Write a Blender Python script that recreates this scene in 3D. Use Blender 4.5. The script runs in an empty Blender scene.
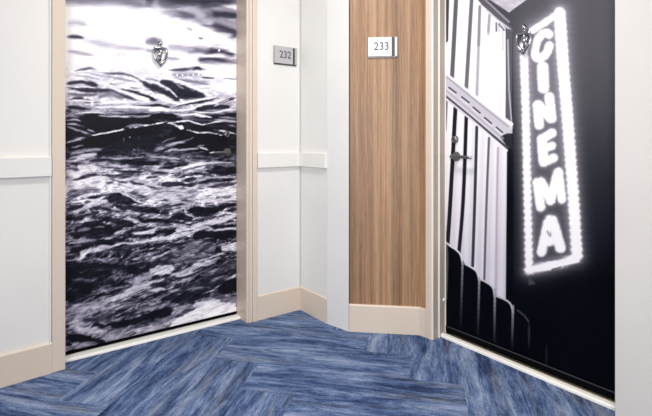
import bpy, bmesh, math, random
import numpy as np
from mathutils import Vector, Matrix

random.seed(7)
C = bpy.context.scene.collection
scene = bpy.context.scene
F = 468.0                        # focal length in photo pixels (about a 26 mm lens)
CX, HY = 326.0, 140.0            # principal column, horizon row
CAMH = 1.07

# ------------------------------------------------------------------ plan
def P(px, py):
    """floor point seen at a photo pixel"""
    y = F * CAMH / (py - HY)
    return Vector(((px - CX) / F * y, y, 0.0))

U = Vector((955 - CX, F, 0)).normalized()      # along the ocean-door wall, away to the right
V = Vector((-U.y, U.x, 0))                     # along the cinema-door wall, away to the left

class Frame:
    """wall frame: s along the wall, d into the wall, z up"""
    def __init__(self, o, e, n):
        self.o, self.e, self.n = o, e, n
    def p(self, s, d=0.0, z=0.0):
        q = self.o + self.e * s + self.n * d
        return Vector((q.x, q.y, z))
    def s_at(self, px, d=0.0):
        """s where the vertical plane at depth d meets the view column px"""
        k = (px - CX) / F
        o = self.o + self.n * d
        return (k * o.y - o.x) / (self.e.x - k * self.e.y)
    def z_at(self, px, py, d=0.0):
        q = self.p(self.s_at(px, d), d)
        return CAMH - (py - HY) * q.y / F

W1 = Frame(P(256.8, 320.9), U, V)
sK = W1.s_at(300.2)
K = W1.p(sK)
WB = Frame(K, -V, U)                           # short return wall, s towards the camera
pa = WB.p(WB.s_at(327.2)); pb = P(348.8, 331.6)
ePil = (pb - pa).normalized()
WP = Frame(pa, ePil, Vector((-ePil.y, ePil.x, 0)))
WD = Frame(P(426.0, 337.6), -V, U)             # cinema-door wall
pc1 = P(419.0, 335.2)
eC = (pc1 - pb).normalized()
WC = Frame(pb, eC, Vector((-eC.y, eC.x, 0)))
sC1 = WC.s_at(419.3)
sD0 = WD.s_at(419.3)

_l0 = P(65.5, 369.2); _l1 = P(0, 388.2)
_le = (_l0 - _l1).normalized()
WL = Frame(_l0, _le, Vector((-_le.y, _le.x, 0)))  # left wall, s = 0 at the door opening
CEIL = 2.6
# ------------------------------------------------------------------ helpers
def box(bm, fr, s0, s1, d0, d1, z0, z1, bev=0.0, seg=2):
    vs = [bm.verts.new(fr.p(s, d, z)) for z in (z0, z1) for d in (d0, d1) for s in (s0, s1)]
    fs = [(0, 1, 3, 2), (4, 6, 7, 5), (0, 4, 5, 1), (2, 3, 7, 6), (0, 2, 6, 4), (1, 5, 7, 3)]
    faces = [bm.faces.new([vs[i] for i in f]) for f in fs]
    if bev > 0:
        es = list({e for f in faces for e in f.edges})
        bmesh.ops.bevel(bm, geom=es, offset=bev, segments=seg, profile=0.5, affect='EDGES', clamp_overlap=True)

LOC = Frame(Vector((0, 0, 0)), Vector((1, 0, 0)), Vector((0, 1, 0)))

def prism(bm, pts, z0, z1):
    """vertical prism from plan points"""
    a = [bm.verts.new((p.x, p.y, z0)) for p in pts]
    b = [bm.verts.new((p.x, p.y, z1)) for p in pts]
    n = len(pts)
    bm.faces.new(a[::-1]); bm.faces.new(b)
    for i in range(n):
        bm.faces.new((a[i], a[(i + 1) % n], b[(i + 1) % n], b[i]))

def extrude_profile(bm, fr, s0, s1, prof):
    """profile of (d, z) points run along the wall"""
    a = [bm.verts.new(fr.p(s0, d, z)) for d, z in prof]
    b = [bm.verts.new(fr.p(s1, d, z)) for d, z in prof]
    n = len(prof)
    bm.faces.new(a); bm.faces.new(b[::-1])
    for i in range(n):
        bm.faces.new((a[i], b[i], b[(i + 1) % n], a[(i + 1) % n]))

def tube(bm, pts, rad, n=10, closed=False):
    pts = [Vector(p) for p in pts]
    rs = rad if isinstance(rad, (list, tuple)) else [rad] * len(pts)
    rings = []
    m = len(pts)
    up = None
    for i, p in enumerate(pts):
        if closed:
            t = (pts[(i + 1) % m] - pts[i - 1]).normalized()
        else:
            t = (pts[min(i + 1, m - 1)] - pts[max(i - 1, 0)]).normalized()
        if up is None:
            up = t.orthogonal().normalized()
        up = (up - t * up.dot(t)).normalized()
        w = t.cross(up)
        rings.append([bm.verts.new(p + (up * math.cos(2 * math.pi * k / n) + w * math.sin(2 * math.pi * k / n)) * rs[i]) for k in range(n)])
    for i in range(m if closed else m - 1):
        r0, r1 = rings[i], rings[(i + 1) % m]
        for k in range(n):
            bm.faces.new((r0[k], r0[(k + 1) % n], r1[(k + 1) % n], r1[k]))
    if not closed:
        bm.faces.new(rings[0][::-1]); bm.faces.new(rings[-1])

def lathe(bm, c, axis, prof, n=24):
    """prof: (radius, along) pairs round axis through c"""
    axis = Vector(axis).normalized(); u = axis.orthogonal().normalized(); w = axis.cross(u)
    rings = []
    for r, a in prof:
        rings.append([bm.verts.new(Vector(c) + axis * a + (u * math.cos(2 * math.pi * k / n) + w * math.sin(2 * math.pi * k / n)) * max(r, 1e-5)) for k in range(n)])
    for r0, r1 in zip(rings, rings[1:]):
        for k in range(n):
            bm.faces.new((r0[k], r0[(k + 1) % n], r1[(k + 1) % n], r1[k]))
    bm.faces.new(rings[0][::-1]); bm.faces.new(rings[-1])

def obj(name, bm, mat, parent=None, smooth=False, origin=None):
    bmesh.ops.recalc_face_normals(bm, faces=bm.faces[:])
    if origin is None and parent is None:
        xs = [v.co for v in bm.verts]
        origin = Vector(((min(v.x for v in xs) + max(v.x for v in xs)) / 2, (min(v.y for v in xs) + max(v.y for v in xs)) / 2, min(v.z for v in xs)))
    if origin is not None:
        bmesh.ops.translate(bm, verts=bm.verts[:], vec=-origin)
    me = bpy.data.meshes.new(name)
    bm.to_mesh(me); bm.free()
    if smooth:
        for f in me.polygons: f.use_smooth = True
        try: me.set_sharp_from_angle(angle=math.radians(40))
        except Exception: pass
    me.materials.append(mat)
    o = bpy.data.objects.new(name, me); C.objects.link(o)
    if parent is not None: o.parent = parent
    elif origin is not None: o.location = origin
    return o

def struct(name, bm, mat, label=None, smooth=False):
    o = obj(name, bm, mat, None, smooth)
    o['kind'] = 'structure'
    if label: o['label'] = label
    return o

def thing(name, label, cat, loc=(0, 0, 0), rotz=0.0, group=None, kind=None):
    o = bpy.data.objects.new(name, None); C.objects.link(o)
    o.empty_display_size = 0.1
    o.location = loc; o.rotation_euler = (0, 0, rotz)
    o['label'] = label; o['category'] = cat
    if group: o['group'] = group
    if kind: o['kind'] = kind
    return o

# ------------------------------------------------------------------ materials
def lin(c):
    return tuple(((x / 255) / 12.92 if x / 255 <= 0.04045 else ((x / 255 + 0.055) / 1.055) ** 2.4) for x in c) + (1.0,)

def nmat(name):
    m = bpy.data.materials.new(name); m.use_nodes = True
    nt = m.node_tree; b = nt.nodes['Principled BSDF']
    return m, nt, b

def paint(name, rgb, rough=0.55, var=0.03, bump=0.02, scale=180):
    m, nt, b = nmat(name)
    n, l = nt.nodes, nt.links
    tc = n.new('ShaderNodeTexCoord')
    nz = n.new('ShaderNodeTexNoise'); nz.inputs['Scale'].default_value = 2.2; nz.inputs['Detail'].default_value = 4
    l.new(tc.outputs['Object'], nz.inputs['Vector'])
    r = n.new('ShaderNodeValToRGB')
    a = lin(rgb)
    r.color_ramp.elements[0].position = 0.3; r.color_ramp.elements[1].position = 0.7
    r.color_ramp.elements[0].color = tuple(x * (1 - var) for x in a[:3]) + (1,)
    r.color_ramp.elements[1].color = tuple(min(1, x * (1 + var)) for x in a[:3]) + (1,)
    l.new(nz.outputs['Fac'], r.inputs['Fac']); l.new(r.outputs['Color'], b.inputs['Base Color'])
    b.inputs['Roughness'].default_value = rough
    n2 = n.new('ShaderNodeTexNoise'); n2.inputs['Scale'].default_value = scale; n2.inputs['Detail'].default_value = 2
    l.new(tc.outputs['Object'], n2.inputs['Vector'])
    bp = n.new('ShaderNodeBump'); bp.inputs['Strength'].default_value = bump; bp.inputs['Distance'].default_value = 0.002
    l.new(n2.outputs['Fac'], bp.inputs['Height']); l.new(bp.outputs['Normal'], b.inputs['Normal'])
    return m

def metal(name, rgb, rough=0.25):
    m, nt, b = nmat(name)
    n, l = nt.nodes, nt.links
    b.inputs['Base Color'].default_value = lin(rgb)
    b.inputs['Metallic'].default_value = 1.0
    tc = n.new('ShaderNodeTexCoord'); nz = n.new('ShaderNodeTexNoise'); nz.inputs['Scale'].default_value = 90
    l.new(tc.outputs['Object'], nz.inputs['Vector'])
    mr = n.new('ShaderNodeMapRange'); mr.inputs['To Min'].default_value = rough * 0.8; mr.inputs['To Max'].default_value = rough * 1.3
    l.new(nz.outputs['Fac'], mr.inputs['Value']); l.new(mr.outputs['Result'], b.inputs['Roughness'])
    return m

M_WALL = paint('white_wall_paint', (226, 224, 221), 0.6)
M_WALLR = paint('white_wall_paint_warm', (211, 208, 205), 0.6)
M_RAIL = paint('white_rail_paint', (226, 225, 222), 0.4)
M_BASE = paint('beige_trim_paint', (213, 199, 184), 0.4)
M_CASE = paint('beige_frame_paint', (213, 199, 185), 0.35)
M_CASE2 = paint('beige_frame_paint_shaded', (205, 189, 174), 0.35)  # same frame paint, darkened for the shade on the reveal
M_CASE3 = paint('beige_frame_paint_deep_shade', (172, 163, 154), 0.35)  # frame paint again, with the cinema reveal's deeper shade put into the colour
M_BEAD = paint('cream_bead_paint', (244, 234, 222), 0.35)
M_PIL = paint('white_trim_paint', (220, 220, 219), 0.45)
M_SILL = paint('pale_threshold', (248, 246, 240), 0.35, var=0.05)
M_BLACK = paint('black_rubber', (7, 7, 10), 0.9)
M_BLACK.node_tree.nodes['Principled BSDF'].inputs['Specular IOR Level'].default_value = 0.05
M_LEAF = paint('dark_door_leaf', (40, 40, 46), 0.5)
M_CEIL = paint('ceiling_paint', (240, 240, 238), 0.8)
M_CHROME = metal('satin_nickel', (132, 131, 134), 0.28)
M_PEWTER = metal('polished_pewter', (172, 172, 178), 0.15)
M_DARKMET = metal('dark_steel', (96, 94, 100), 0.3)
M_BRASS = metal('dull_brass', (150, 138, 112), 0.4)
M_SIGN = paint('silver_sign_face', (226, 227, 231), 0.4, var=0.02)
M_SIGNG = paint('grey_sign_face', (178, 178, 180), 0.4, var=0.02)
M_SLOT = paint('dark_sign_channel', (70, 62, 68), 0.5)
M_DIGIT = paint('slate_digits', (70, 76, 92), 0.5)

def wood_mat():
    m, nt, b = nmat('oak_veneer')
    n, l = nt.nodes, nt.links
    uv = n.new('ShaderNodeUVMap'); uv.uv_map = 'grain'
    def noise(sx, sy, detail, rough=0.6, dist=0.0):
        mp = n.new('ShaderNodeMapping'); mp.inputs['Scale'].default_value = (sx, sy, 1)
        l.new(uv.outputs['UV'], mp.inputs['Vector'])
        t = n.new('ShaderNodeTexNoise'); t.inputs['Scale'].default_value = 1.0
        t.inputs['Detail'].default_value = detail; t.inputs['Roughness'].default_value = rough; t.inputs['Distortion'].default_value = dist
        l.new(mp.outputs['Vector'], t.inputs['Vector'])
        return t.outputs['Fac']
    a = noise(38, 0.35, 3, 0.55, 0.2); c = noise(170, 2.2, 4, 0.7); d = noise(420, 9, 2, 0.7); e = noise(9, 0.3, 1)
    def mixv(x, y, f):
        mx = n.new('ShaderNodeMix'); mx.data_type = 'FLOAT'; mx.inputs['Factor'].default_value = f
        l.new(x, mx.inputs['A']); l.new(y, mx.inputs['B']); return mx.outputs['Result']
    v = mixv(mixv(mixv(a, c, 0.45), d, 0.25), e, 0.25)
    r = n.new('ShaderNodeValToRGB')
    cr = r.color_ramp
    cr.elements[0].position = 0.39; cr.elements[0].color = lin((98, 72, 52))
    cr.elements[1].position = 0.61; cr.elements[1].color = lin((186, 150, 116))
    k = cr.elements.new(0.50); k.color = lin((150, 115, 85))
    l.new(v, r.inputs['Fac']); l.new(r.outputs['Color'], b.inputs['Base Color'])
    b.inputs['Roughness'].default_value = 0.5
    bp = n.new('ShaderNodeBump'); bp.inputs['Strength'].default_value = 0.15; bp.inputs['Distance'].default_value = 0.001
    l.new(c, bp.inputs['Height']); l.new(bp.outputs['Normal'], b.inputs['Normal'])
    return m
M_WOOD = wood_mat()

def carpet_mat():
    m, nt, b = nmat('blue_plank_carpet')
    n, l = nt.nodes, nt.links
    uv = n.new('ShaderNodeUVMap'); uv.uv_map = 'plank'
    tc = n.new('ShaderNodeTexCoord')
    def noise(src, sx, sy, detail, rough=0.6, dist=0.0):
        mp = n.new('ShaderNodeMapping'); mp.inputs['Scale'].default_value = (sx, sy, 1)
        l.new(src, mp.inputs['Vector'])
        t = n.new('ShaderNodeTexNoise'); t.inputs['Scale'].default_value = 1.0
        t.inputs['Detail'].default_value = detail; t.inputs['Roughness'].default_value = rough; t.inputs['Distortion'].default_value = dist
        l.new(mp.outputs['Vector'], t.inputs['Vector'])
        return t.outputs['Fac']
    def mixv(x, y, f):
        mx = n.new('ShaderNodeMix'); mx.data_type = 'FLOAT'; mx.inputs['Factor'].default_value = f
        l.new(x, mx.inputs['A']); l.new(y, mx.inputs['B']); return mx.outputs['Result']
    U_ = uv.outputs['UV']
    big = noise(U_, 2.1, 14, 6, 0.72, 0.9)
    mid = noise(U_, 11.0, 50, 5, 0.85, 1.0)
    fine = noise(tc.outputs['Object'], 170, 170, 3, 0.9)
    v = mixv(mixv(big, mid, 0.36), fine, 0.24)
    r = n.new('ShaderNodeValToRGB'); cr = r.color_ramp
    cr.elements[0].position = 0.42; cr.elements[0].color = lin((42, 53, 86))
    cr.elements[1].position = 0.58; cr.elements[1].color = lin((150, 164, 192))
    k = cr.elements.new(0.465); k.color = lin((66, 86, 128))
    k = cr.elements.new(0.515); k.color = lin((102, 122, 160))
    l.new(v, r.inputs['Fac'])
    # grey bands
    gm = noise(U_, 1.3, 13, 5, 0.75, 0.8)
    gr = n.new('ShaderNodeMapRange'); gr.inputs['From Min'].default_value = 0.52; gr.inputs['From Max'].default_value = 0.62
    gr.inputs['To Max'].default_value = 0.75
    l.new(gm, gr.inputs['Value'])
    r2 = n.new('ShaderNodeValToRGB'); r2.color_ramp.elements[0].position = 0.42; r2.color_ramp.elements[0].color = lin((46, 52, 68))
    r2.color_ramp.elements[1].position = 0.58; r2.color_ramp.elements[1].color = lin((122, 128, 144))
    l.new(v, r2.inputs['Fac'])
    mx = n.new('ShaderNodeMix'); mx.data_type = 'RGBA'
    l.new(gr.outputs['Result'], mx.inputs['Factor']); l.new(r.outputs['Color'], mx.inputs['A']); l.new(r2.outputs['Color'], mx.inputs['B'])
    l.new(mx.outputs['Result'], b.inputs['Base Color'])
    b.inputs['Roughness'].default_value = 0.95
    b.inputs['Specular IOR Level'].default_value = 0.1
    bp = n.new('ShaderNodeBump'); bp.inputs['Strength'].default_value = 0.5; bp.inputs['Distance'].default_value = 0.004
    l.new(fine, bp.inputs['Height']); l.new(bp.outputs['Normal'], b.inputs['Normal'])
    return m
M_CARPET = carpet_mat()

def print_mat(name, rough=0.45, spec=0.2):
    m, nt, b = nmat(name)
    n, l = nt.nodes, nt.links
    a = n.new('ShaderNodeVertexColor'); a.layer_name = 'print'
    tc = n.new('ShaderNodeTexCoord'); nz = n.new('ShaderNodeTexNoise'); nz.inputs['Scale'].default_value = 900
    l.new(tc.outputs['Object'], nz.inputs['Vector'])
    mr = n.new('ShaderNodeMapRange'); mr.inputs['To Min'].default_value = 0.94; mr.inputs['To Max'].default_value = 1.06
    l.new(nz.outputs['Fac'], mr.inputs['Value'])
    mx = n.new('ShaderNodeMix'); mx.data_type = 'RGBA'; mx.blend_type = 'MULTIPLY'; mx.inputs['Factor'].default_value = 1.0
    l.new(a.outputs['Color'], mx.inputs['A']); l.new(mr.outputs['Result'], mx.inputs['B'])
    l.new(mx.outputs['Result'], b.inputs['Base Color'])
    b.inputs['Roughness'].default_value = rough
    b.inputs['Specular IOR Level'].default_value = spec
    return m

# ------------------------------------------------------------------ painting the door prints (numpy)
def vnoise(x, y, seed):
    rng = np.random.RandomState(seed); T = rng.rand(256, 256)
    xi = np.floor(x).astype(int); yi = np.floor(y).astype(int)
    fx = x - xi; fy = y - yi
    fx = fx * fx * (3 - 2 * fx); fy = fy * fy * (3 - 2 * fy)
    g = lambda i, j: T[i % 256, j % 256]
    return (g(xi, yi) * (1 - fx) + g(xi + 1, yi) * fx) * (1 - fy) + (g(xi, yi + 1) * (1 - fx) + g(xi + 1, yi + 1) * fx) * fy

def fbm(x, y, seed, oct=4):
    s = 0; a = 1.0; t = 0
    for o in range(oct):
        s = s + a * vnoise(x * 2 ** o + 17.3 * o, y * 2 ** o + 5.1 * o, seed + o); t += a; a *= 0.55
    return s / t

def poly_dist(X, Y, pts):
    """distance to a polyline and the parameter along it"""
    best = np.full(X.shape, 1e9); par = np.zeros(X.shape)
    if len(pts) == 1:
        return np.hypot(X - pts[0][0], Y - pts[0][1]), np.full(X.shape, 0.5)
    n = len(pts) - 1
    for i in range(n):
        (x0, y0), (x1, y1) = pts[i], pts[i + 1]
        dx, dy = x1 - x0, y1 - y0; L = dx * dx + dy * dy + 1e-9
        t = np.clip(((X - x0) * dx + (Y - y0) * dy) / L, 0, 1)
        d = np.hypot(X - x0 - t * dx, Y - y0 - t * dy)
        m = d < best
        best = np.where(m, d, best); par = np.where(m, (i + t) / n, par)
    return best, par

def smooth_pts(pts, k=4):
    if len(pts) < 3: return pts
    out = []
    for i in range(len(pts) - 1):
        p0 = pts[max(i - 1, 0)]; p1 = pts[i]; p2 = pts[i + 1]; p3 = pts[min(i + 2, len(pts) - 1)]
        for j in range(k):
            t = j / k
            out.append(tuple(0.5 * (2 * p1[c] + (p2[c] - p0[c]) * t + (2 * p0[c] - 5 * p1[c] + 4 * p2[c] - p3[c]) * t * t + (3 * p1[c] - p0[c] - 3 * p2[c] + p3[c]) * t ** 3) for c in (0, 1)))
    out.append(pts[-1])
    return out

def stroke(val, X, Y, v, w, soft, pts, op=1.0, taper=True, smooth=True, wob=None, grain=None):
    if smooth: pts = smooth_pts(pts)
    m = w + soft + 2
    xs = [p[0] for p in pts]; ys = [p[1] for p in pts]
    sel = np.nonzero((X > min(xs) - m) & (X < max(xs) + m) & (Y > min(ys) - m) & (Y < max(ys) + m))[0]
    if len(sel) == 0: return
    x = X[sel]; y = Y[sel]
    if wob is not None:
        y = y + wob[sel]
    d, t = poly_dist(x, y, pts)
    ww = w * np.maximum(0.12, 1 - np.abs(2 * t - 1) ** (2.2 if w < 2.2 else 4.0)) if (taper and len(pts) > 1) else w
    if grain is not None:
        d = d + grain[sel] * (0.9 * w + 0.7)
    a = np.clip((ww - d) / max(soft, 0.05) + 0.5, 0, 1)
    a = a * a * (3 - 2 * a) * op
    if grain is not None and len(pts) > 1:
        a = a * np.clip((1 - np.abs(2 * t - 1)) * np.interp(y, [50, 90], [2.0, 5]) + 0.2, 0, 1)
    val[sel] = val[sel] * (1 - a) + v * a

def ramp(val, stops):
    xs = [s[0] for s in stops]
    out = np.stack([np.interp(val, xs, [s[1][c] for s in stops]) for c in range(3)], 1) / 255.0
    l = np.where(out <= 0.04045, out / 12.92, ((out + 0.055) / 1.055) ** 2.4)
    return np.concatenate([l, np.ones((len(l), 1))], 1)

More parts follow.
